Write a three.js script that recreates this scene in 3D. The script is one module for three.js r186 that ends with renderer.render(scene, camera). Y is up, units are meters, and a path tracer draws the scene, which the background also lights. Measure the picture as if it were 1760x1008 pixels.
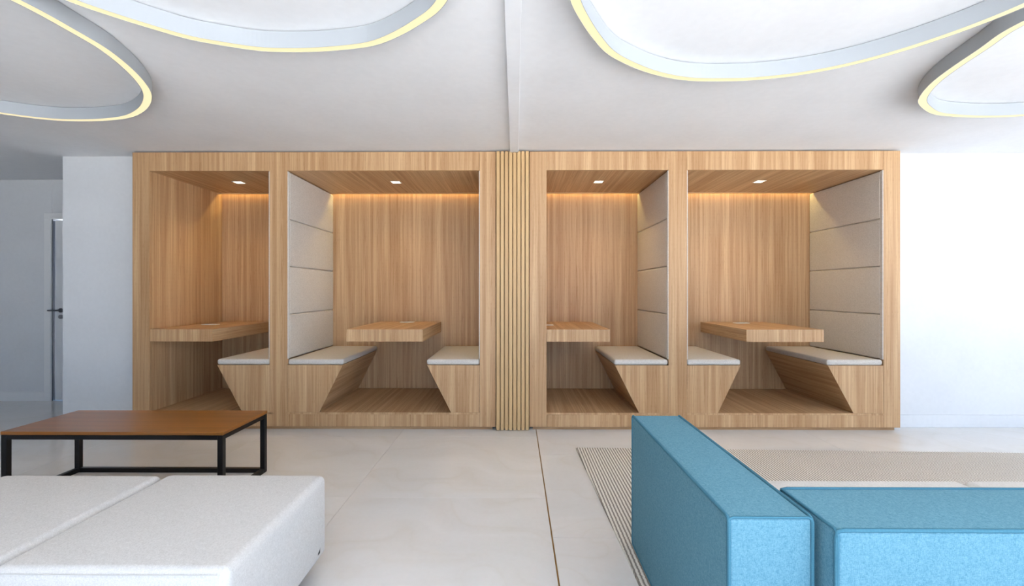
import * as THREE from 'three';
import { ConvexGeometry } from 'three/addons/geometries/ConvexGeometry.js';
import { mergeGeometries, mergeVertices } from 'three/addons/utils/BufferGeometryUtils.js';
import { RectAreaLightUniformsLib } from 'three/addons/lights/RectAreaLightUniformsLib.js';

RectAreaLightUniformsLib.init();
// ------------------------------------------------------------------ camera, sky, sun, exposure
const scene = new THREE.Scene();
const EYE = 1.263, CAM_Z = 4.21, YAW = 0.437 * Math.PI / 180;
const camera = new THREE.PerspectiveCamera(2 * Math.atan(504 / 800) * 180 / Math.PI, 1760 / 1008, 0.05, 200);
camera.position.set(0, EYE, CAM_Z);
camera.rotation.y = YAW;
camera.setViewOffset(1760, 1008, 0, 4, 1760, 1008);      // small lens shift: horizon just above the middle

scene.background = new THREE.Color().setRGB(0.56, 0.91, 1.46);   // bright hazy daylight
scene.backgroundIntensity = 2.15;

const sun = new THREE.DirectionalLight(new THREE.Color().setRGB(1.0, 0.98, 0.97), 34);
sun.position.set(4.6, 10.5, 7.4); sun.target.position.set(0, 0, 2.6);
sun.castShadow = true; sun.shadow.mapSize.set(2048, 2048); sun.shadow.radius = 2;
Object.assign(sun.shadow.camera, { left: -12, right: 12, top: 12, bottom: -12, near: 0.5, far: 40 });
scene.add(sun, sun.target);

const renderer = new THREE.WebGLRenderer({ antialias: true });
renderer.toneMapping = THREE.LinearToneMapping;
renderer.toneMappingExposure = 1.4;
renderer.shadowMap.enabled = true;
renderer.shadowMap.type = THREE.PCFSoftShadowMap;

// ------------------------------------------------------------------ random numbers and periodic noise
function rng(seed) { let a = seed >>> 0; return () => { a = (a + 0x6D2B79F5) >>> 0; let t = a; t = Math.imul(t ^ (t >>> 15), t | 1); t ^= t + Math.imul(t ^ (t >>> 7), t | 61); return ((t ^ (t >>> 14)) >>> 0) / 4294967296; }; }
const rnd = rng(7);
function hash(x, y, s) { let h = Math.imul(x, 374761393) ^ Math.imul(y, 668265263) ^ Math.imul(s, 2147483647 - 1911); h = Math.imul(h ^ (h >>> 13), 1274126177); h ^= h >>> 16; return (h >>> 0) / 4294967296; }
function pn(x, y, px, py, s) {                             // value noise that repeats after px, py cells
  const xi = Math.floor(x), yi = Math.floor(y); let fx = x - xi, fy = y - yi;
  fx = fx * fx * (3 - 2 * fx); fy = fy * fy * (3 - 2 * fy);
  const x0 = ((xi % px) + px) % px, x1 = (x0 + 1) % px, y0 = ((yi % py) + py) % py, y1 = (y0 + 1) % py;
  const a = hash(x0, y0, s), b = hash(x1, y0, s), c = hash(x0, y1, s), d = hash(x1, y1, s);
  return a + (b - a) * fx + (c - a) * fy + (a - b - c + d) * fx * fy;
}
const clamp = (v, a = 0, b = 1) => Math.min(b, Math.max(a, v));
function texture(size, fn, repeat, srgb = true) {          // fn(u, v) -> [r, g, b] in 0..255
  const data = new Uint8Array(size * size * 4);
  for (let j = 0; j < size; j++) for (let i = 0; i < size; i++) {
    const c = fn(i / size, j / size), k = (j * size + i) * 4;
    data[k] = clamp(c[0], 0, 255); data[k + 1] = clamp(c[1], 0, 255); data[k + 2] = clamp(c[2], 0, 255); data[k + 3] = 255;
  }
  const t = new THREE.DataTexture(data, size, size);
  t.wrapS = t.wrapT = THREE.RepeatWrapping; t.magFilter = THREE.LinearFilter; t.minFilter = THREE.LinearMipmapLinearFilter; t.generateMipmaps = true;
  t.repeat.set(repeat[0], repeat[1]); if (srgb) t.colorSpace = THREE.SRGBColorSpace; t.needsUpdate = true;
  return t;
}

// ------------------------------------------------------------------ procedural materials (uv are metres)
function woodTexture(light, dark, seed, contrast = 1, arches = 0.45) {    // 1.1 m across the grain, 2.3 m along it
  const strips = 9, edges = [0]; const r = rng(seed);
  for (let i = 1; i < strips; i++) edges.push((i + (r() - 0.5) * 0.5) / strips); edges.push(1);
  const tone = edges.map(() => r()), arch = edges.map(() => (r() < arches ? 1 : 0)), mid = edges.map(() => 0.3 + 0.4 * r());
  return texture(1024, (u, v) => {
    let k = 0; while (u >= edges[k + 1]) k++;
    const w = (u - edges[k]) / (edges[k + 1] - edges[k]) - mid[k];
    const wob = pn(u * 24, v * 6, 24, 6, seed + 1);
    const fine = pn(u * 420 + wob * 3, v * 7, 420, 7, seed + 2), mids = pn(u * 130 + wob * 2, v * 4, 130, 4, seed + 3), broad = pn(u * 34, v * 2, 34, 2, seed + 4);
    const pore = pn(u * 500, v * 60, 500, 60, seed + 5);
    let ring = 0;
    if (arch[k]) { const q = w * w * 26 + v * 3 * ((k % 2) ? 1 : -1) + wob * 0.5; ring = Math.pow(0.5 + 0.5 * Math.sin(q * 6.2832 * 2), 3) * clamp(1 - Math.abs(w) * 2.2); }
    let m = 0.20 + 0.22 * (fine - 0.5) + 0.44 * (mids - 0.5) + 0.42 * (broad - 0.5) + 0.30 * (tone[k] - 0.5) + 0.24 * ring + (pore > 0.8 ? 0.16 : 0);
    m = clamp(0.35 + (m - 0.2) * contrast, -0.3, 1.2);
    return light.map((l, i) => l + (dark[i] - l) * m);
  }, [1 / 1.1, 1 / 2.3]);
}
const oakMap = woodTexture([212, 176, 134], [153, 110, 70], 11, 0.85);
const oak = new THREE.MeshPhysicalMaterial({ map: oakMap, roughness: 0.46, bumpMap: oakMap, bumpScale: 0.0004, specularIntensity: 0.6 });
const slatMap = woodTexture([208, 172, 120], [180, 138, 90], 23, 0.7, 0);
const slatOak = new THREE.MeshStandardMaterial({ map: slatMap, roughness: 0.5 });
const stainMap = woodTexture([166, 103, 38], [106, 63, 21], 31, 0.8);
const stained = new THREE.MeshPhysicalMaterial({ map: stainMap, roughness: 0.33, clearcoat: 0.25, clearcoatRoughness: 0.25 });

function weaveTexture(a, b, seed, threads, amount = 1) {   // linen: two crossing sets of uneven threads, a quarter metre a side
  return texture(512, (u, v) => {
    const x = u * threads, y = v * threads;
    const over = ((Math.floor(x) + Math.floor(y)) % 2) === 0;
    const tx = pn(Math.floor(x), v * 60, threads, 60, seed), ty = pn(u * 60, Math.floor(y), 60, threads, seed + 1);
    const edge = 1 - 0.25 * Math.pow(Math.abs(2 * ((over ? x : y) % 1) - 1), 2);
    const m = clamp(0.5 + ((over ? tx : ty) - 0.5) * 1.3 * amount + (pn(u * 40, v * 40, 40, 40, seed + 2) - 0.5) * 0.3 * amount);
    return a.map((l, i) => (l + (b[i] - l) * m) * (1 - (1 - edge) * 0.35 * amount));
  }, [4, 4]);
}
function cloth(a, b, seed, threads, amount, bump = 0.0012) {
  const map = weaveTexture(a, b, seed, threads, amount);
  return new THREE.MeshPhysicalMaterial({ map, bumpMap: map, bumpScale: bump, roughness: 0.92, sheen: 0.25, sheenRoughness: 0.6, specularIntensity: 0.3 });
}
const linen = cloth([228, 221, 211], [196, 188, 177], 41, 128, 0.9);
const whiteFabric = cloth([228, 225, 221], [206, 202, 197], 47, 128, 0.8, 0.0008);
const blueFabric = cloth([120, 162, 178], [80, 130, 148], 53, 150, 0.7);
const bluePiping = cloth([88, 138, 156], [60, 112, 132], 59, 150, 0.8);

const plaster = (rgb, seed, scale) => {
  const map = texture(256, (u, v) => { const n = 0.985 + 0.02 * (pn(u * 9, v * 9, 9, 9, seed) - 0.5) + 0.012 * (pn(u * 90, v * 90, 90, 90, seed + 1) - 0.5); return rgb.map((c) => c * n); }, [scale, scale]);
  return new THREE.MeshStandardMaterial({ map, roughness: 0.85 });
};
const wallPaint = plaster([226, 227, 228], 61, 0.5);
const ceilingPaint = plaster([238, 239, 241], 67, 0.4);
const trimWhite = new THREE.MeshStandardMaterial({ color: 0xe9e9e8, roughness: 0.45 });
const doorWhite = new THREE.MeshStandardMaterial({ color: 0xdedfe0, roughness: 0.4 });
const outletWhite = new THREE.MeshStandardMaterial({ color: 0xf2f2f0, roughness: 0.35 });
const darkSlot = new THREE.MeshStandardMaterial({ color: 0x35332f, roughness: 0.6 });
const blackSteel = new THREE.MeshStandardMaterial({ color: 0x0d0d0f, roughness: 0.42, metalness: 0.3 });
const blackRubber = new THREE.MeshStandardMaterial({ color: 0x1a1a1a, roughness: 0.7 });
const steel = new THREE.MeshStandardMaterial({ color: 0xa9a9ab, roughness: 0.3, metalness: 1 });
const darkSteel = new THREE.MeshStandardMaterial({ color: 0x77777a, roughness: 0.35, metalness: 1 });
const brass = new THREE.MeshStandardMaterial({ color: 0x9a7a3c, roughness: 0.4, metalness: 0.7 });
const grout = new THREE.MeshStandardMaterial({ color: 0xd2cec6, roughness: 0.9 });
const lampWhite = new THREE.MeshStandardMaterial({ color: 0xaaafb3, roughness: 0.5 });
const aluminium = new THREE.MeshStandardMaterial({ color: 0xd0cfcc, roughness: 0.35, metalness: 0.8 });
const concrete = plaster([205, 203, 199], 71, 0.25);
const tileMap = texture(1024, (u, v) => {                  // polished porcelain with long soft veins, 2.6 m a side
  const warp = pn(u * 5, v * 5, 5, 5, 81) * 1.3 + pn(u * 13, v * 13, 13, 13, 82) * 0.5;
  const band = pn(u * 3 + warp * 0.5, v * 14 + warp * 2, 3, 14, 83), thin = pn(u * 6 + warp, v * 60 + warp * 5, 6, 60, 84), vein = Math.pow(1 - Math.abs(2 * pn(u * 4 + warp, v * 9 + warp * 2.2, 4, 9, 85) - 1), 14);
  const m = 0.55 * band + 0.25 * thin + 0.2 * pn(u * 160, v * 160, 160, 160, 86);
  return [229 - 9 * m - 3 * vein, 227 - 10 * m - 4 * vein, 224 - 12 * m - 6 * vein];
}, [1 / 2.6, 1 / 2.6]);
const porcelain = new THREE.MeshPhysicalMaterial({ map: tileMap, roughness: 0.07, specularIntensity: 0.9 });
const rugMap = texture(1024, (u, v) => {                   // narrow woven stripes, 0.32 m a side
  const n = 16, x = u * n, s = x % 1, knot = pn(Math.floor(x * 2) * 3, v * 90, 97, 90, 91), wander = (pn(u * 8, v * 40, 8, 40, 92) - 0.5) * 0.14;
  const d = Math.abs(s + wander - 0.5) * 2, dark = clamp((0.52 - d) * 6);
  const grey = 0.8 + 0.35 * (pn(u * 300, v * 300, 300, 300, 93) - 0.5) + 0.35 * (knot - 0.5);
  const a = [238, 232, 221], b = [150, 141, 131];
  return a.map((l, i) => (l + (b[i] - l) * dark) * (0.9 + 0.2 * (grey - 0.5)));
}, [1 / 0.32, 1 / 0.32]);
const rugWool = new THREE.MeshStandardMaterial({ map: rugMap, bumpMap: rugMap, bumpScale: 0.003, roughness: 1 });

// ------------------------------------------------------------------ building helpers
const names = new Map();
function numbered(name) { const n = names.get(name) ?? 0; names.set(name, n + 1); return n ? name + '_' + String(n).padStart(3, '0') : name; }
function thing(name, label, category, [x, y, z] = [0, 0, 0], group) {
  const o = new THREE.Group(); o.name = numbered(name); o.position.set(x, y, z); scene.add(o);
  o.userData = { label, category }; if (group) o.userData.group = group;
  return o;
}
function structure(name, label, category) { const o = new THREE.Group(); o.name = name; o.userData = { kind: 'structure', label, category }; scene.add(o); return o; }
function mesh(name, geometry, material, parent) {           // geometry in world coordinates, put under a parent that is only moved
  const m = new THREE.Mesh(geometry, material); m.name = parent ? name : numbered(name); m.castShadow = m.receiveShadow = true;
  geometry.computeBoundingBox(); const c = geometry.boundingBox.getCenter(new THREE.Vector3()); geometry.translate(-c.x, -c.y, -c.z);
  m.position.copy(c);
  for (let p = parent; p; p = p.parent) m.position.sub(p.position);
  (parent ?? scene).add(m);
  return m;
}
// box-map the uv in metres: for each face axis, the axis along which the grain runs
function boxUV(g, grain = {}, shift = true) {
  if (g.index) g = g.toNonIndexed();
  g.computeVertexNormals();
  const gr = { x: 'y', y: 'z', z: 'y', ...grain }, p = g.attributes.position, n = g.attributes.normal, uv = new Float32Array(p.count * 2);
  const su = shift ? rnd() * 7 : 0, sv = shift ? rnd() * 7 : 0, at = (i) => ({ x: p.getX(i), y: p.getY(i), z: p.getZ(i) });
  for (let t = 0; t < p.count; t += 3) {
    const a = [Math.abs(n.getX(t)), Math.abs(n.getY(t)), Math.abs(n.getZ(t))], face = a[0] >= a[1] && a[0] >= a[2] ? 'x' : a[1] >= a[2] ? 'y' : 'z';
    const along = gr[face], across = 'xyz'.replace(face, '').replace(along, '');
    for (let k = t; k < t + 3; k++) { const q = at(k); uv[k * 2] = q[across] + su; uv[k * 2 + 1] = q[along] + sv; }
  }
  g.setAttribute('uv', new THREE.BufferAttribute(uv, 2));
  return g;
}
function chamferBox([x0, x1], [y0, y1], [z0, z1], c = 0.001) {
  const pts = [];
  for (const [x, sx] of [[x0, 1], [x1, -1]]) for (const [y, sy] of [[y0, 1], [y1, -1]]) for (const [z, sz] of [[z0, 1], [z1, -1]])
    pts.push(new THREE.Vector3(x, y + sy * c, z + sz * c), new THREE.Vector3(x + sx * c, y, z + sz * c), new THREE.Vector3(x + sx * c, y + sy * c, z));
  return new ConvexGeometry(pts);
}
function board(name, X, Y, Z, material, parent, grain, c = 0.001) { return mesh(name, boxUV(chamferBox(X, Y, Z, c), grain), material, parent); }
function extruded(points, Z, grain, bevel = 0.0015) {       // polygon in x, y pushed through z
  const s = new THREE.Shape(points.map(([x, y]) => new THREE.Vector2(x, y)));
  const g = new THREE.ExtrudeGeometry(s, { depth: Z[1] - Z[0] - 2 * bevel, bevelEnabled: bevel > 0, bevelThickness: bevel, bevelSize: bevel, bevelOffset: -bevel, bevelSegments: 1 });
  g.translate(0, 0, Z[0] + bevel);
  return boxUV(g, grain);
}
// upholstered block: rounded box whose faces swell a little
function softBox([x0, x1], [y0, y1], [z0, z1], r, puff = [0, 0, 0], seg = 14, flat = false) {
  const h = [(x1 - x0) / 2, (y1 - y0) / 2, (z1 - z0) / 2], g = new THREE.BoxGeometry(2, 2, 2, seg, seg, seg), p = g.attributes.position, n = g.attributes.normal;
  const uv = new Float32Array(p.count * 2), su = rnd() * 3, sv = rnd() * 3;
  const spread = (t, half) => {                              // crowd the rows of points into the rounded rims
    const k = Math.round((t + 1) / 2 * seg), e = 3;
    const rr = Math.min(r, half * 0.98);
    if (k <= e) return -half + rr * (k / e); if (k >= seg - e) return half - rr * ((seg - k) / e);
    return -half + rr + (2 * half - 2 * rr) * ((k - e) / (seg - 2 * e));
  };
  const v = new THREE.Vector3(), inner = new THREE.Vector3();
  for (let i = 0; i < p.count; i++) {
    const t = [p.getX(i), p.getY(i), p.getZ(i)], q = t.map((c, a) => spread(c, h[a]));
    const face = Math.abs(n.getX(i)) > 0.5 ? 0 : Math.abs(n.getY(i)) > 0.5 ? 1 : 2;
    uv[i * 2] = su + (face === 0 ? q[2] : q[0]); uv[i * 2 + 1] = sv + (face === 1 ? q[2] : q[1]);
    v.set(...q); inner.set(...q.map((c, a) => { const k = Math.max(0, h[a] - Math.min(r, h[a] * 0.98)); return clamp(c, -k, k); }));
    const dlt = v.clone().sub(inner); const len = dlt.length();
    if (len > 1e-9) { const rad = [0, 1, 2].map((a) => Math.min(r, h[a] * 0.98)); dlt.divideScalar(len); v.set(inner.x + dlt.x * rad[0], inner.y + dlt.y * rad[1], inner.z + dlt.z * rad[2]); }
    if (flat && t[1] === -1) { p.setXYZ(i, v.x, v.y, v.z); continue; }
    const f = q.map((c, a) => Math.pow(1 - Math.pow(Math.abs(c / h[a]), 3), 1));
    v.x += Math.sign(t[0]) * (Math.abs(t[0]) === 1 ? 1 : 0) * puff[0] * f[1] * f[2];
    v.y += Math.sign(t[1]) * (Math.abs(t[1]) === 1 ? 1 : 0) * puff[1] * f[0] * f[2];
    v.z += Math.sign(t[2]) * (Math.abs(t[2]) === 1 ? 1 : 0) * puff[2] * f[0] * f[1];
    p.setXYZ(i, v.x, v.y, v.z);
  }
  g.setAttribute('uv', new THREE.BufferAttribute(uv, 2));
  // smooth normals across the face borders
  const pos = g.clone(); pos.deleteAttribute('uv'); pos.deleteAttribute('normal');
  const welded = mergeVertices(pos, 1e-5); welded.computeVertexNormals();
  const key = (a, i) => `${a.getX(i).toFixed(4)},${a.getY(i).toFixed(4)},${a.getZ(i).toFixed(4)}`, map = new Map();
  for (let i = 0; i < welded.attributes.position.count; i++) map.set(key(welded.attributes.position, i), i);
  for (let i = 0; i < p.count; i++) { const w = map.get(key(p, i)); if (w !== undefined) n.setXYZ(i, welded.attributes.normal.getX(w), welded.attributes.normal.getY(w), welded.attributes.normal.getZ(w)); }
  g.translate((x0 + x1) / 2, (y0 + y1) / 2, (z0 + z1) / 2);
  return g;
}
function tube(points, r, closed = false, seg = 80) { return new THREE.TubeGeometry(new THREE.CatmullRomCurve3(points.map((q) => new THREE.Vector3(...q)), closed, 'catmullrom', 0.1), seg, r, 6, closed); }

// ------------------------------------------------------------------ the room shell
const CEIL = 2.535, WALL_Z = -0.14, CORR_Z = -1.08, XL = -8.2, XR = 7.2, ZB = 6.4;
const RUN = 0.187;                                          // brass line in the floor
const floor = structure('floor', 'polished cream porcelain tile floor', 'floor');
board('screed', [XL - 0.2, XR + 0.2], [-0.2, -0.012], [-1.4, ZB + 0.2], grout, floor, {}, 0.001);
{
  const gap = 0.0006, T = 1.2;
  const strip = (x0, x1, z0, off) => {
    for (let z = z0 + off - 3 * T; z < ZB + 0.2; z += T) {
      const a = Math.max(z, -1.3), b = Math.min(z + T, ZB + 0.2); if (b - a < 0.02) continue;
      mesh('tile', boxUV(chamferBox([x0 + gap, x1 - gap], [-0.012, 0], [a + gap, b - gap], 0.0006), { y: rnd() < 0.5 ? 'z' : 'z' }), porcelain, floor);
    }
  };
  for (let k = 0; k < 7; k++) strip(Math.max(RUN - 0.003 - (k + 1) * T, XL - 0.2), RUN - 0.003 - k * T, 1.38, 0);
  for (let k = 0; k < 7; k++) strip(RUN + 0.003 + k * T, Math.min(RUN + 0.003 + (k + 1) * T, XR + 0.2), 1.38, 0.45);
  board('brass_inlay', [RUN - 0.0028, RUN + 0.0028], [-0.012, 0.0005], [-0.02, ZB], brass, floor, {}, 0.0003);
}
const ceiling = structure('ceiling', 'smooth white plaster ceiling', 'ceiling');
board('slab', [XL - 0.2, XR + 0.2], [CEIL, CEIL + 0.2], [-1.4, ZB + 0.2], ceilingPaint, ceiling, {}, 0.002);
{
  const beam = board('trim_1', [-0.049, 0.026], [CEIL - 0.028, CEIL], [0.03, ZB - 0.2], ceilingPaint, null, {}, 0.002);
  beam.userData = { kind: 'structure', label: 'narrow white ceiling batten running to the slatted strip', category: 'trim' };
}
const frontLeft = structure('wall_front_left', 'short white wall between corridor and oak cabinet', 'wall');
board('wall_block', [-4.285, -3.50], [0, CEIL], [CORR_Z, WALL_Z - 0.02], wallPaint, frontLeft, {}, 0.002);
const frontRight = structure('wall_front_right', 'white wall beside the oak cabinet end', 'wall');
board('wall_block', [3.468, XR], [0, CEIL], [-0.6, WALL_Z + 0.015], wallPaint, frontRight, {}, 0.002);
const corrWall = structure('wall_corridor', 'set-back white corridor wall', 'wall');
board('wall_block', [XL, -5.31], [0, CEIL], [CORR_Z - 0.2, CORR_Z], wallPaint, corrWall, {}, 0.002);
board('wall_block', [-5.31, -4.39], [2.085, CEIL], [CORR_Z - 0.2, CORR_Z], wallPaint, corrWall, {}, 0.002);
board('wall_block', [-4.39, -3.50], [0, CEIL], [CORR_Z - 0.2, CORR_Z], wallPaint, corrWall, {}, 0.002);
const behind = structure('wall_behind_cabinet', 'wall behind the oak cabinet', 'wall');
board('wall_block', [-3.499, 3.467], [0, CEIL], [-1.32, -1.12], wallPaint, behind, {}, 0.002);
const leftWall = structure('wall_left', 'plain white side wall', 'wall');
board('wall_block', [XL - 0.2, XL], [0, CEIL], [-1.3, ZB + 0.2], wallPaint, leftWall, {}, 0.002);
// the two glazed fronts, outside the picture: posts, lintel and sill strips, folded open to the terrace
const rightWall = structure('wall_right', 'terrace front of white posts', 'wall');
board('wall_block', [XR, XR + 0.2], [0, CEIL], [-0.6, 2.9], wallPaint, rightWall, {}, 0.002);
board('lintel', [XR, XR + 0.2], [2.42, CEIL], [2.9, ZB + 0.2], wallPaint, rightWall, {}, 0.002);
for (let z = 4.8; z < ZB; z += 2.05) board('post', [XR + 0.05, XR + 0.15], [0, 2.42], [z, z + 0.1], aluminium, rightWall, {}, 0.002);
const rearWall = structure('wall_back', 'terrace front of white posts opposite the cabinet', 'wall');
board('lintel', [XL, XR], [2.42, CEIL], [ZB, ZB + 0.2], wallPaint, rearWall, {}, 0.002);
board('wall_block', [XL, -1.6], [0, 2.42], [ZB, ZB + 0.2], wallPaint, rearWall, {}, 0.002);
for (let x = 0.2; x < 4.1; x += 1.95) board('post', [x, x + 0.1], [0, 2.42], [ZB + 0.05, ZB + 0.15], aluminium, rearWall, {}, 0.002);
board('wall_block', [4.3, XR + 0.2], [0, 2.42], [ZB, ZB + 0.2], wallPaint, rearWall, {}, 0.002);
{
  const t = board('ground', [-40, 40], [-0.5, -0.2], [-40, 40], concrete, null, {}, 0.01);
  t.userData = { kind: 'structure', label: 'pale concrete terrace around the building', category: 'ground' };
}
const baseCorr = board('baseboard_corridor', [XL, -5.385], [0, 0.105], [CORR_Z, CORR_Z + 0.014], trimWhite, null, {}, 0.002);
baseCorr.userData = { kind: 'structure', label: 'white baseboard along the corridor wall', category: 'baseboard' };
const baseRight = board('baseboard_right', [3.468, XR], [0, 0.115], [WALL_Z + 0.015, WALL_Z + 0.028], wallPaint, null, {}, 0.002);
baseRight.userData = { kind: 'structure', label: 'white baseboard along the bright wall', category: 'baseboard' };
{
  const d = structure('door_1', 'white corridor door with steel lever handle', 'door');
  board('door_frame', [-5.385, -5.312], [0, 2.15], [CORR_Z, CORR_Z + 0.016], trimWhite, d, {}, 0.002);
  board('door_frame', [-5.385, -4.30], [2.083, 2.15], [CORR_Z, CORR_Z + 0.018], trimWhite, d, {}, 0.002);
  board('door_frame', [-4.38, -4.31], [0, 2.082], [CORR_Z, CORR_Z + 0.016], trimWhite, d, {}, 0.002);
  board('door_frame', [-5.318, -5.300], [0, 2.082], [CORR_Z - 0.15, CORR_Z - 0.001], darkSteel, d, {}, 0.001);
  const leaf = board('door_leaf', [-5.285, -4.39], [0.008, 2.066], [CORR_Z - 0.05, CORR_Z - 0.012], doorWhite, d, {}, 0.002);
  const y = 1.037, z = CORR_Z - 0.012;
  const ros = new THREE.CylinderGeometry(0.025, 0.025, 0.01, 24); ros.rotateX(Math.PI / 2); ros.translate(-5.215, y, z + 0.005);
  const neck = new THREE.CylinderGeometry(0.009, 0.009, 0.045, 16); neck.rotateX(Math.PI / 2); neck.translate(-5.215, y, z + 0.03);
  const lever = new THREE.CapsuleGeometry(0.0095, 0.105, 4, 12); lever.rotateZ(Math.PI / 2); lever.translate(-5.262, y, z + 0.052);
  mesh('lever_handle', mergeGeometries([ros, neck, lever]), darkSteel, leaf);
  const lk = new THREE.CylinderGeometry(0.025, 0.025, 0.01, 24); lk.rotateX(Math.PI / 2); lk.translate(-5.215, y - 0.075, z + 0.005);
  const cyl = new THREE.CylinderGeometry(0.009, 0.009, 0.006, 16); cyl.rotateX(Math.PI / 2); cyl.translate(-5.215, y - 0.075, z + 0.013);
  mesh('lock_rosette', mergeGeometries([lk, cyl]), steel, leaf);
}

// ------------------------------------------------------------------ the oak booth cabinet
const TOP = 2.522, HEAD = 2.353, BASE = 0.158, KICK = 0.03, DEEP = -1.05, J = 0.0006;
const S = { s0: [-3.488, -3.33], s1: [-2.235, -2.071], s2: [-0.324, -0.18], s3: [0.126, 0.281], s4: [1.38, 1.547], s5: [3.308, 3.459] };
const warm = new THREE.Color().setRGB(1.0, 0.84, 0.32);
const ledGlow = new THREE.MeshStandardMaterial({ color: 0xfff0d0, emissive: new THREE.Color().setRGB(1.0, 0.66, 0.22), emissiveIntensity: 2.2 });
const lensGlow = new THREE.MeshStandardMaterial({ color: 0xfff4e0, emissive: new THREE.Color().setRGB(1.0, 0.86, 0.62), emissiveIntensity: 4 });

function cabinet(label, stiles, padsOn) {                    // stiles: three [x0, x1]; niches lie between them
  const x0 = stiles[0][0], x1 = stiles[2][1];
  const c = thing('booth_cabinet', label, 'cabinet', [(x0 + x1) / 2, 0, DEEP], 'oak booth cabinets');
  stiles.forEach(([a, b], i) => {
    board('stile', [a + J, b - J], [KICK, TOP], [-0.025, 0], oak, c, { y: 'x' }, 0.001);
    const [pl, pr] = padsOn[i];                              // padded on its left / right side: the body steps back for the padding
    board('divider', [a + (pl ? 0.042 : 0.001), b - (pr ? 0.042 : 0.0)], [BASE - 0.02, TOP - 0.02], [DEEP, -0.026], oak, c, {}, 0.0005);
  });
  for (let i = 0; i < 2; i++) {
    const a = stiles[i][1], b = stiles[i + 1][0];
    board('header', [a, b], [HEAD, TOP], [-0.024, 0], oak, c, { y: 'x' }, 0.001);
    board('base_rail', [a, b], [KICK, BASE - 0.018], [-0.024, 0], oak, c, { y: 'x' }, 0.001);
    board('niche_floor', [a - 0.04, b + 0.04], [BASE - 0.0178, BASE], [DEEP, -0.0], oak, c, { y: 'z', z: 'y' }, 0.001);
    board('back_panel', [a - 0.04, b + 0.04], [BASE, TOP - 0.02], [DEEP - 0.02, DEEP], oak, c, {}, 0.0005);
    board('niche_ceiling', [a - 0.04, b + 0.04], [HEAD, HEAD + 0.018], [-0.962, -0.0245], oak, c, { y: 'z' }, 0.0005);
    const v = board('valance', [a - 0.04, b + 0.04], [HEAD - 0.009, HEAD + 0.03], [-0.98, -0.963], oak, c, { z: 'x', y: 'x' }, 0.0008);
    const led = board('led_strip', [a - 0.03, b + 0.03], [2.412, 2.420], [-1.0455, -1.0335], ledGlow, c, {}, 0.0005);
    led.userData.label = 'warm glowing light strip';
    board('light_channel', [a - 0.04, b + 0.04], [2.4205, 2.4305], [DEEP + 0.001, -0.98], oak, c, { y: 'x' }, 0.0005);
    board('light_channel', [a - 0.04, b + 0.04], [HEAD + 0.031, 2.4200], [-0.98, -0.97], oak, c, { z: 'x', y: 'x' }, 0.0005);
    const lamp = new THREE.RectAreaLight(warm, 40, b - a - 0.02, 0.011);
    lamp.position.set((a + b) / 2, 2.4105, -1.0395); lamp.rotation.x = -Math.PI / 2; scene.add(lamp);
  }
  board('top_panel', [x0, x1], [TOP - 0.019, TOP - 0.001], [DEEP - 0.02, -0.026], oak, c, { y: 'x' }, 0.0005);
  board('plinth', [x0 + 0.03, x1 - 0.03], [0, KICK], [DEEP, -0.03], oak, c, { z: 'x' }, 0.0005);
  board('bottom_panel', [x0, x1], [KICK, KICK + 0.018], [DEEP, -0.026], oak, c, { y: 'x' }, 0.0005);
  return c;
}
cabinet('oak booth cabinet beside the corridor, behind the coffee table', [S.s0, S.s1, S.s2], [[0, 0], [1, 1], [1, 0]]);
cabinet('oak booth cabinet beside the bright wall, behind the blue sofa', [S.s3, S.s4, S.s5], [[0, 0], [1, 1], [1, 0]]);

{ // slatted strip between the two cabinets, straight down to the floor
  const t = thing('slatted_strip', 'vertical oak slats between the two booth cabinets', 'slat panel', [-0.027, 0, -0.02]);
  board('backing', [-0.1795, 0.1255], [0.006, 2.522], [-0.07, -0.034], slatOak, t, {}, 0.0008);
  const n = 8, a = -0.172, w = 0.0300, p = (0.1195 - a - w) / (n - 1);
  for (let i = 0; i < n; i++) board('slat', [a + i * p, a + i * p + w], [0.004, 2.521], [-0.0335, 0.018], slatOak, t, { y: 'x' }, 0.0022);
}

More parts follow.
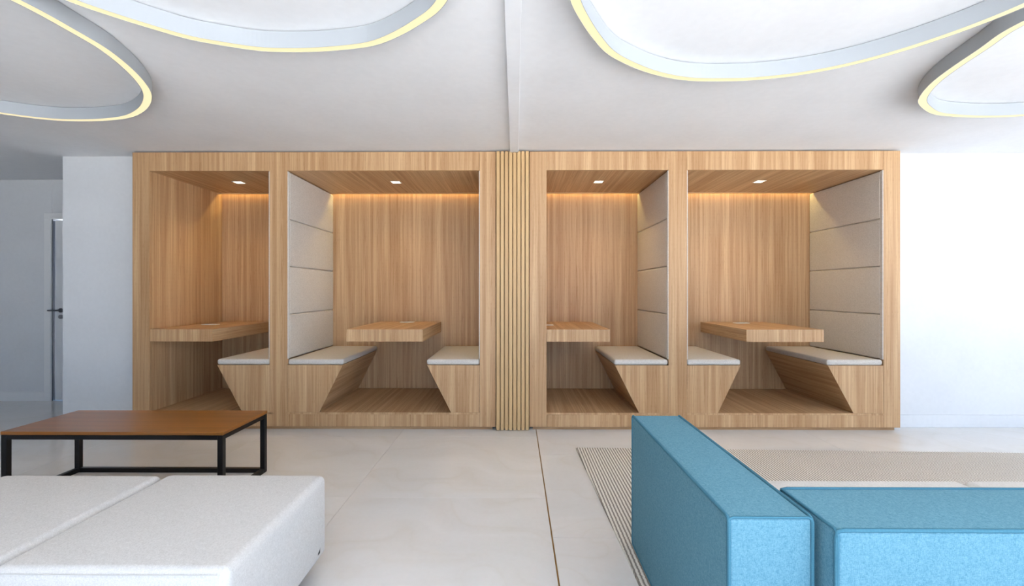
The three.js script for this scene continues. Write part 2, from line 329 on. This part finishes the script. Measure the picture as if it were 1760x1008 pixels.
// benches, their cushions, padded backrests
function bench(label, pts) {
  const xs = pts.map((q) => q[0]);
  const t = thing('booth_bench', label, 'bench', [(Math.min(...xs) + Math.max(...xs)) / 2, BASE, DEEP / 2], 'slanted booth benches');
  mesh('bench_base', extruded(pts, [DEEP + 0.001, 0], { x: 'z', y: 'z', z: 'y' }), oak, t);
  return t;
}
const SEAT = 0.588;
function benchOn(side, wall, top, bottom, where) {           // side 1: the backrest is on the left, -1: on the right
  const w = wall + side * 0.0007;
  bench('slanted oak bench base ' + where, side > 0 ? [[w, BASE + 0.0006], [bottom, BASE + 0.0006], [top, SEAT], [w, SEAT]] : [[w, BASE + 0.0006], [w, SEAT], [top, SEAT], [bottom, BASE + 0.0006]]);
  const a = Math.min(w, top + side * 0.006), b = Math.max(w, top + side * 0.006);
  const cu = mesh('seat_cushion', softBox([a + 0.001, b - 0.001], [SEAT + 0.0005, SEAT + 0.052], [DEEP + 0.004, -0.003], 0.02, [0.0, 0.004, 0.0], 14, true), linen);
  cu.userData = { label: 'pale grey linen seat cushion ' + where, category: 'cushion', group: 'booth seat cushions' };
  const t = thing('padded_backrest', 'grey padded backrest ' + where, 'backrest', [wall, SEAT + 0.052, DEEP / 2], 'padded booth backrests');
  const cuts = [SEAT + 0.054, 1.048, 1.483, 1.916, HEAD - 0.004], f = wall + side * 0.009, bk = wall - side * 0.0405;
  for (let i = 0; i < 4; i++) mesh('pad', softBox([Math.min(f, bk), Math.max(f, bk)], [cuts[i] + 0.0006, cuts[i + 1] - 0.0006], [DEEP + 0.004, -0.027], 0.014, [0.009, 0, 0.003]), linen, t);
  const front = mesh('front_edge', softBox([Math.min(f - side * 0.001, f - side * 0.011), Math.max(f - side * 0.001, f - side * 0.011)], [cuts[0], cuts[4]], [-0.03, -0.001], 0.004, [0, 0, 0], 8), linen, t);
}
benchOn(-1, S.s1[0], -2.713, -2.485, 'in the narrow booth behind the coffee table');
benchOn(1, S.s1[1], -1.568, -1.780, 'in the wide booth, back to back with the coffee-table booth');
benchOn(-1, S.s2[0], -0.802, -0.585, 'in the wide booth, with its back to the slats');
benchOn(-1, S.s4[0], 0.898, 1.113, 'in the narrow booth next to the slats');
benchOn(1, S.s4[1], 2.028, 1.825, 'in the end booth, backing the narrow slat-side booth');
benchOn(-1, S.s5[0], 2.811, 3.040, 'in the end booth, against the bright wall side');

function boothTable(X, where, ox, oz) {
  const y0 = 0.800, y1 = 0.912;
  const t = thing('booth_table', 'thick cantilevered oak table ' + where, 'table', [(X[0] + X[1]) / 2, y0, DEEP], 'oak booth tables');
  board('tabletop', X, [y0, y1], [DEEP + 0.001, -0.004], oak, t, { x: 'z', y: 'z', z: 'y' }, 0.0012);
  const plate = mesh('power_outlet', chamferBox([ox - 0.075, ox + 0.075], [y1, y1 + 0.006], [oz - 0.04, oz + 0.04], 0.003), outletWhite, t);
  plate.userData.label = 'white power outlet plate';
  for (const k of [-0.035, 0.035]) { const s = new THREE.CylinderGeometry(0.017, 0.017, 0.0016, 20); s.translate(ox + k, y1 + 0.0062, oz); mesh('socket', s, outletWhite, plate); for (const e of [-0.006, 0.006]) { const h = new THREE.CylinderGeometry(0.0025, 0.0025, 0.0012, 8); h.translate(ox + k + e, y1 + 0.0072, oz); mesh('pin_hole', h, darkSlot, plate); } }
}
boothTable([S.s0[1] + 0.001, -2.758], 'in the narrow booth behind the coffee table', -3.14, -0.56);
boothTable([-1.535, -0.840], 'in the wide booth between coffee-table booth and slats', -1.20, -0.94);
boothTable([S.s3[1] + 0.001, 0.853], 'in the narrow booth next to the slats', 0.31, -0.52);
boothTable([2.083, 2.778], 'in the end booth beside the bright wall', 2.43, -0.82);

function downlight(x, where) {
  const z = -0.45, r = 0.047, t = thing('downlight', 'small square downlight ' + where, 'downlight', [x, HEAD, z], 'booth downlights');
  const y = HEAD - 0.004, w = 0.009;
  const bars = [[[x - r, x + r], [z - r, z - r + w]], [[x - r, x + r], [z + r - w, z + r]], [[x - r, x - r + w], [z - r + w, z + r - w]], [[x + r - w, x + r], [z - r + w, z + r - w]]];
  mesh('trim_ring', mergeGeometries(bars.map(([X, Z]) => { const g = chamferBox(X, [y, HEAD - 0.0002], Z, 0.001); g.deleteAttribute('uv'); return g; })), outletWhite, t);
  mesh('lens', chamferBox([x - r + w, x + r - w], [HEAD - 0.0022, HEAD - 0.0002], [z - r + w, z + r - w], 0.0005), lensGlow, t);
  const l = new THREE.SpotLight(new THREE.Color().setRGB(1.0, 0.74, 0.46), 1.0, 0, 1.15, 0.9); l.position.set(x, HEAD - 0.012, z); l.target.position.set(x, 0, z);
  l.castShadow = true; l.shadow.radius = 1.6; scene.add(l, l.target);
}
downlight(-2.78, 'in the narrow booth behind the coffee table');
downlight(-1.20, 'in the wide booth between coffee-table booth and slats');
downlight(0.83, 'in the narrow booth next to the slats');
downlight(2.43, 'in the end booth beside the bright wall');

// ------------------------------------------------------------------ pebble-shaped ring lamps
const ringGlow = new THREE.MeshStandardMaterial({ color: 0x5e5846, emissive: new THREE.Color().setRGB(1.0, 0.83, 0.50), emissiveIntensity: 0.76, roughness: 0.6 });
function sweep(path, profile) {                              // path: closed list of {x, z, nx, nz}; profile: closed list of [offset, y]
  const pos = [], idx = [], m = profile.length, n = path.length;
  for (const q of path) for (const [o, y] of profile) pos.push(q.x + q.nx * o, y, q.z + q.nz * o);
  for (let i = 0; i < n; i++) for (let k = 0; k < m; k++) { const a = i * m + k, b = i * m + (k + 1) % m, c = ((i + 1) % n) * m + k, d = ((i + 1) % n) * m + (k + 1) % m; idx.push(a, c, b, b, c, d); }
  const g = new THREE.BufferGeometry(); g.setAttribute('position', new THREE.Float32BufferAttribute(pos, 3)); g.setIndex(idx);
  const f = g.toNonIndexed(); f.computeVertexNormals(); return f;
}
function ringLamp(label, pts) {
  const curve = new THREE.CatmullRomCurve3(pts.map(([x, z]) => new THREE.Vector3(x, 0, z)), true, 'centripetal');
  const N = 240, P = curve.getSpacedPoints(N).slice(0, N); let area = 0;
  for (let pass = 0; pass < 3; pass++) { const Q = P.map((p) => p.clone()); for (let i = 0; i < N; i++) P[i].copy(Q[i]).multiplyScalar(2).add(Q[(i + 1) % N]).add(Q[(i + N - 1) % N]).divideScalar(4); }
  for (let i = 0; i < N; i++) { const a = P[i], b = P[(i + 1) % N]; area += a.x * b.z - b.x * a.z; }
  const sgn = Math.sign(area);
  const path = P.map((p, i) => { const a = P[(i + N - 1) % N], b = P[(i + 1) % N], dx = b.x - a.x, dz = b.z - a.z, l = Math.hypot(dx, dz); return { x: p.x, z: p.z, nx: sgn * dz / l, nz: -sgn * dx / l }; });
  const c = P.reduce((s, p) => s.add(p), new THREE.Vector3()).divideScalar(N);
  const t = thing('ring_lamp', label, 'ceiling lamp', [c.x, 2.45, c.z], 'pebble-shaped ring lamps');
  const y0 = 2.450, y1 = CEIL - 0.004, W = 0.044, e = 0.0022;
  mesh('housing', sweep(path, [[0, y0], [0, y1], [-W, y1], [-W, y0], [-W + e, y0], [-W + e, y0 + 0.006], [-e, y0 + 0.006], [-e, y0]]), lampWhite, t);
  mesh('diffuser', sweep(path, [[-e - 0.0002, y0 + 0.001], [-e - 0.0002, y0 + 0.0055], [-W + e + 0.0002, y0 + 0.0055], [-W + e + 0.0002, y0 + 0.001]]), ringGlow, t).userData.label = 'warm glowing underside';
  mesh('mounting_strip', sweep(path, [[-0.012, y1], [-0.012, CEIL], [-W + 0.012, CEIL], [-W + 0.012, y1]]), lampWhite, t);
  for (let k = 0; k < 6; k++) {                              // the ring's own light, six short runs of it
    const i = Math.round(k * N / 6), q = path[i], l = new THREE.RectAreaLight(new THREE.Color().setRGB(1.0, 0.83, 0.50), 0.76, 0.22, 0.036);
    l.position.set(q.x - q.nx * W / 2, y0 - 0.0015, q.z - q.nz * W / 2); l.rotation.set(-Math.PI / 2, Math.atan2(q.nx, q.nz), 0, 'YXZ');
    scene.add(l);
  }
}
ringLamp('white pebble-shaped ring ceiling lamp above the coffee table', [[-2.02, 2.33], [-2.0, 2.09], [-2.0, 1.95], [-2.03, 1.8], [-2.09, 1.62], [-2.18, 1.44], [-2.28, 1.31], [-2.44, 1.16], [-2.63, 1.04], [-2.8, 0.99], [-2.97, 0.97], [-3.22, 0.99], [-3.46, 1.11], [-3.72, 1.33], [-3.86, 1.65], [-3.82, 2.05], [-3.55, 2.5], [-3.05, 2.88], [-2.55, 2.95], [-2.17, 2.7]]);
ringLamp('white pebble-shaped ring ceiling lamp above the pale ottomans, beside the batten', [[-1.84, 2.32], [-1.76, 2.22], [-1.66, 2.12], [-1.54, 2.02], [-1.38, 1.95], [-1.25, 1.91], [-1.05, 1.9], [-0.85, 1.92], [-0.68, 1.96], [-0.53, 2.05], [-0.41, 2.15], [-0.32, 2.24], [-0.24, 2.4], [-0.22, 2.7], [-0.35, 3.05], [-0.65, 3.35], [-1.1, 3.48], [-1.6, 3.32], [-1.9, 2.98], [-1.94, 2.6]]);
ringLamp('large white pebble-shaped ring ceiling lamp above the blue sofa, beside the batten', [[0.22, 2.31], [0.28, 2.17], [0.36, 2.02], [0.46, 1.87], [0.61, 1.74], [0.77, 1.64], [0.97, 1.57], [1.16, 1.56], [1.33, 1.57], [1.56, 1.63], [1.75, 1.73], [1.9, 1.86], [2.01, 2.0], [2.09, 2.14], [2.15, 2.32], [2.15, 2.65], [1.95, 3.1], [1.5, 3.42], [0.95, 3.45], [0.5, 3.2], [0.25, 2.8], [0.19, 2.52]]);
ringLamp('white pebble-shaped ring ceiling lamp above the rug, in front of the end booth', [[2.26, 2.3], [2.23, 2.07], [2.27, 1.92], [2.31, 1.74], [2.37, 1.54], [2.46, 1.36], [2.54, 1.25], [2.66, 1.15], [2.82, 1.05], [3.05, 1.0], [3.25, 0.99], [3.46, 1.02], [3.75, 1.15], [3.95, 1.45], [3.97, 1.9], [3.78, 2.4], [3.38, 2.8], [2.85, 2.92], [2.44, 2.7]]);

// ------------------------------------------------------------------ coffee table
{
  const t = thing('coffee_table', 'low coffee table with stained wood top on black steel frame', 'coffee table', [-2.39, 0, 1.22]);
  const x0 = -3.065, x1 = -1.735, z0 = 0.968, z1 = 1.466, k = 0.032, H = 0.404;
  board('tabletop', [x0, x1], [H, 0.424], [z0, z1], stained, t, { x: 'z', y: 'x', z: 'x' }, 0.002);
  for (const a of [x0 + 0.002, x1 - k - 0.002]) for (const b of [z0 + 0.002, z1 - k - 0.002]) board('leg', [a, a + k], [0, H - 0.001], [b, b + k], blackSteel, t, {}, 0.0015);
  for (const [y0, y1] of [[H - 0.028, H - 0.001], [0.0, 0.03]]) {
    for (const b of [z0 + 0.003, z1 - k - 0.001]) board('rail', [x0 + k + 0.002, x1 - k - 0.002], [y0, y1], [b, b + k - 0.002], blackSteel, t, {}, 0.0015);
    for (const a of [x0 + 0.003, x1 - k - 0.001]) board('rail', [a, a + k - 0.002], [y0, y1], [z0 + k + 0.002, z1 - k - 0.002], blackSteel, t, {}, 0.0015);
  }
}

// ------------------------------------------------------------------ pale ottoman modules
function ottoman(label, X, Z, tag) {
  const t = thing('ottoman', label, 'ottoman', [(X[0] + X[1]) / 2, 0, (Z[0] + Z[1]) / 2], 'pale ottoman modules');
  mesh('cushion', softBox(X, [0.065, 0.42], Z, 0.028, [0.006, 0.008, 0.004], 18), whiteFabric, t);
  mesh('base', chamferBox([X[0] + 0.04, X[1] - 0.04], [0.03, 0.07], [Z[0] + 0.04, Z[1] - 0.04], 0.003), blackRubber, t);
  for (const x of [X[0] + 0.09, X[1] - 0.09]) for (const z of [Z[0] + 0.09, Z[1] - 0.09]) { const f = new THREE.CylinderGeometry(0.022, 0.018, 0.032, 16); f.translate(x, 0.016, z); mesh('foot', f, blackRubber, t); }
  if (tag) { mesh('fabric_tag', chamferBox([X[1] + 0.0005, X[1] + 0.002], [0.1, 0.125], [Z[0] + 0.075, Z[0] + 0.098], 0.0003), blackRubber, t); }
  const y = 0.405; mesh('seam', tube([[X[0] + 0.03, y, Z[1] + 0.0005], [(X[0] + X[1]) / 2, y, Z[1] + 0.003], [X[1] - 0.03, y, Z[1] + 0.0005]], 0.0014), whiteFabric, t);
}
ottoman('pale linen ottoman with a free end and small dark tag', [-1.598, -0.868], [2.078, 2.815], true);
ottoman('pale linen ottoman joined to the tagged one, nearer the corridor side', [-2.345, -1.612], [2.088, 2.825], false);

// ------------------------------------------------------------------ rug
{
  const g = new THREE.BoxGeometry(4.1, 0.011, 3.6, 40, 1, 36), p = g.attributes.position, uv = g.attributes.uv, n = g.attributes.normal;
  for (let i = 0; i < p.count; i++) {
    const u = p.getX(i) / 4.1 + 0.5, v = p.getZ(i) / 3.6 + 0.5, x = 0.482 + 0.095 * v + 4.1 * u, z = 0.494 + 0.115 * u + 3.6 * v;
    p.setXYZ(i, x, p.getY(i) + 0.0058, z); uv.setXY(i, x, z);
  }
  g.computeVertexNormals();
  const r = mesh('rug', g, rugWool); r.userData = { label: 'flat-woven cream rug with thin grey stripes under the blue sofa', category: 'rug' };
}

// ------------------------------------------------------------------ blue sofa
function piped(t, name, X, Y, Z, r, puff, axis, turn) {      // upholstered block with piping round the two ends of one axis
  const m = mesh(name, softBox(X, Y, Z, r, puff, 16), blueFabric, t);
  const loop = (ax, s, rad = 0.0055) => {
    const k = 0.012, E = { x: X, y: Y, z: Z }, o = 'xyz'.replace(ax, ''), [p, q] = [E[o[0]], E[o[1]]], at = (a, b) => { const v = { [o[0]]: a, [o[1]]: b, [ax]: E[ax][s] + (s ? -0.003 : 0.003) }; return [v.x, v.y, v.z]; };
    const pts = [], line = (a0, b0, a1, b1) => { for (let i = 0; i <= 8; i++) pts.push(at(a0 + (a1 - a0) * i / 8, b0 + (b1 - b0) * i / 8)); };
    const e = 0.0005;
    line(p[0] + k, q[0] + e, p[1] - k, q[0] + e); line(p[1] - e, q[0] + k, p[1] - e, q[1] - k); line(p[1] - k, q[1] - e, p[0] + k, q[1] - e); line(p[0] + e, q[1] - k, p[0] + e, q[0] + k);
    mesh('piping', tube(pts, rad, true, 300), bluePiping, m);
  };
  for (const ax of axis) { loop(ax, 0); loop(ax, 1); }
  if (axis === 'x') loop('z', 1, 0.0036); else loop('x', 0, 0.0045);
  return m;
}
{
  const t = thing('sofa', 'blue fabric sofa with block armrest, block backrest and pale seats', 'sofa', [1.4, 0.0115, 2.4]);
  piped(t, 'armrest', [0.573, 0.803], [0.0175, 0.65], [1.915, 2.95], 0.014, [0.006, 0.005, 0.003], 'x');
  piped(t, 'backrest', [0.822, 3.0], [0.0175, 0.648], [2.755, 3.012], 0.014, [0.003, 0.006, 0.005], 'z');
  const seats = [[0.812, 2.018], [2.026, 3.0]];
  for (const X of seats) mesh('seat', softBox(X, [0.10, 0.40], [2.065, 2.75], 0.035, [0.004, 0.006, 0.004], 16), whiteFabric, t);
  board('seat_base', [0.85, 2.96], [0.04, 0.10], [2.12, 2.72], blackRubber, t, {}, 0.004);
  for (const [x, z] of [[0.9, 2.2], [2.9, 2.2], [0.9, 2.65], [2.9, 2.65]]) { const f = new THREE.CylinderGeometry(0.022, 0.018, 0.03, 16); f.translate(x, 0.0268, z); mesh('foot', f, blackRubber, t); }
  for (const [x, z] of [[0.61, 1.96], [0.77, 1.96], [0.61, 2.9], [0.77, 2.9], [0.9, 2.97], [2.95, 2.97]]) { const f = new THREE.CylinderGeometry(0.016, 0.014, 0.008, 16); f.translate(x, 0.0156, z); mesh('foot', f, blackRubber, t); }
}

renderer.render(scene, camera);
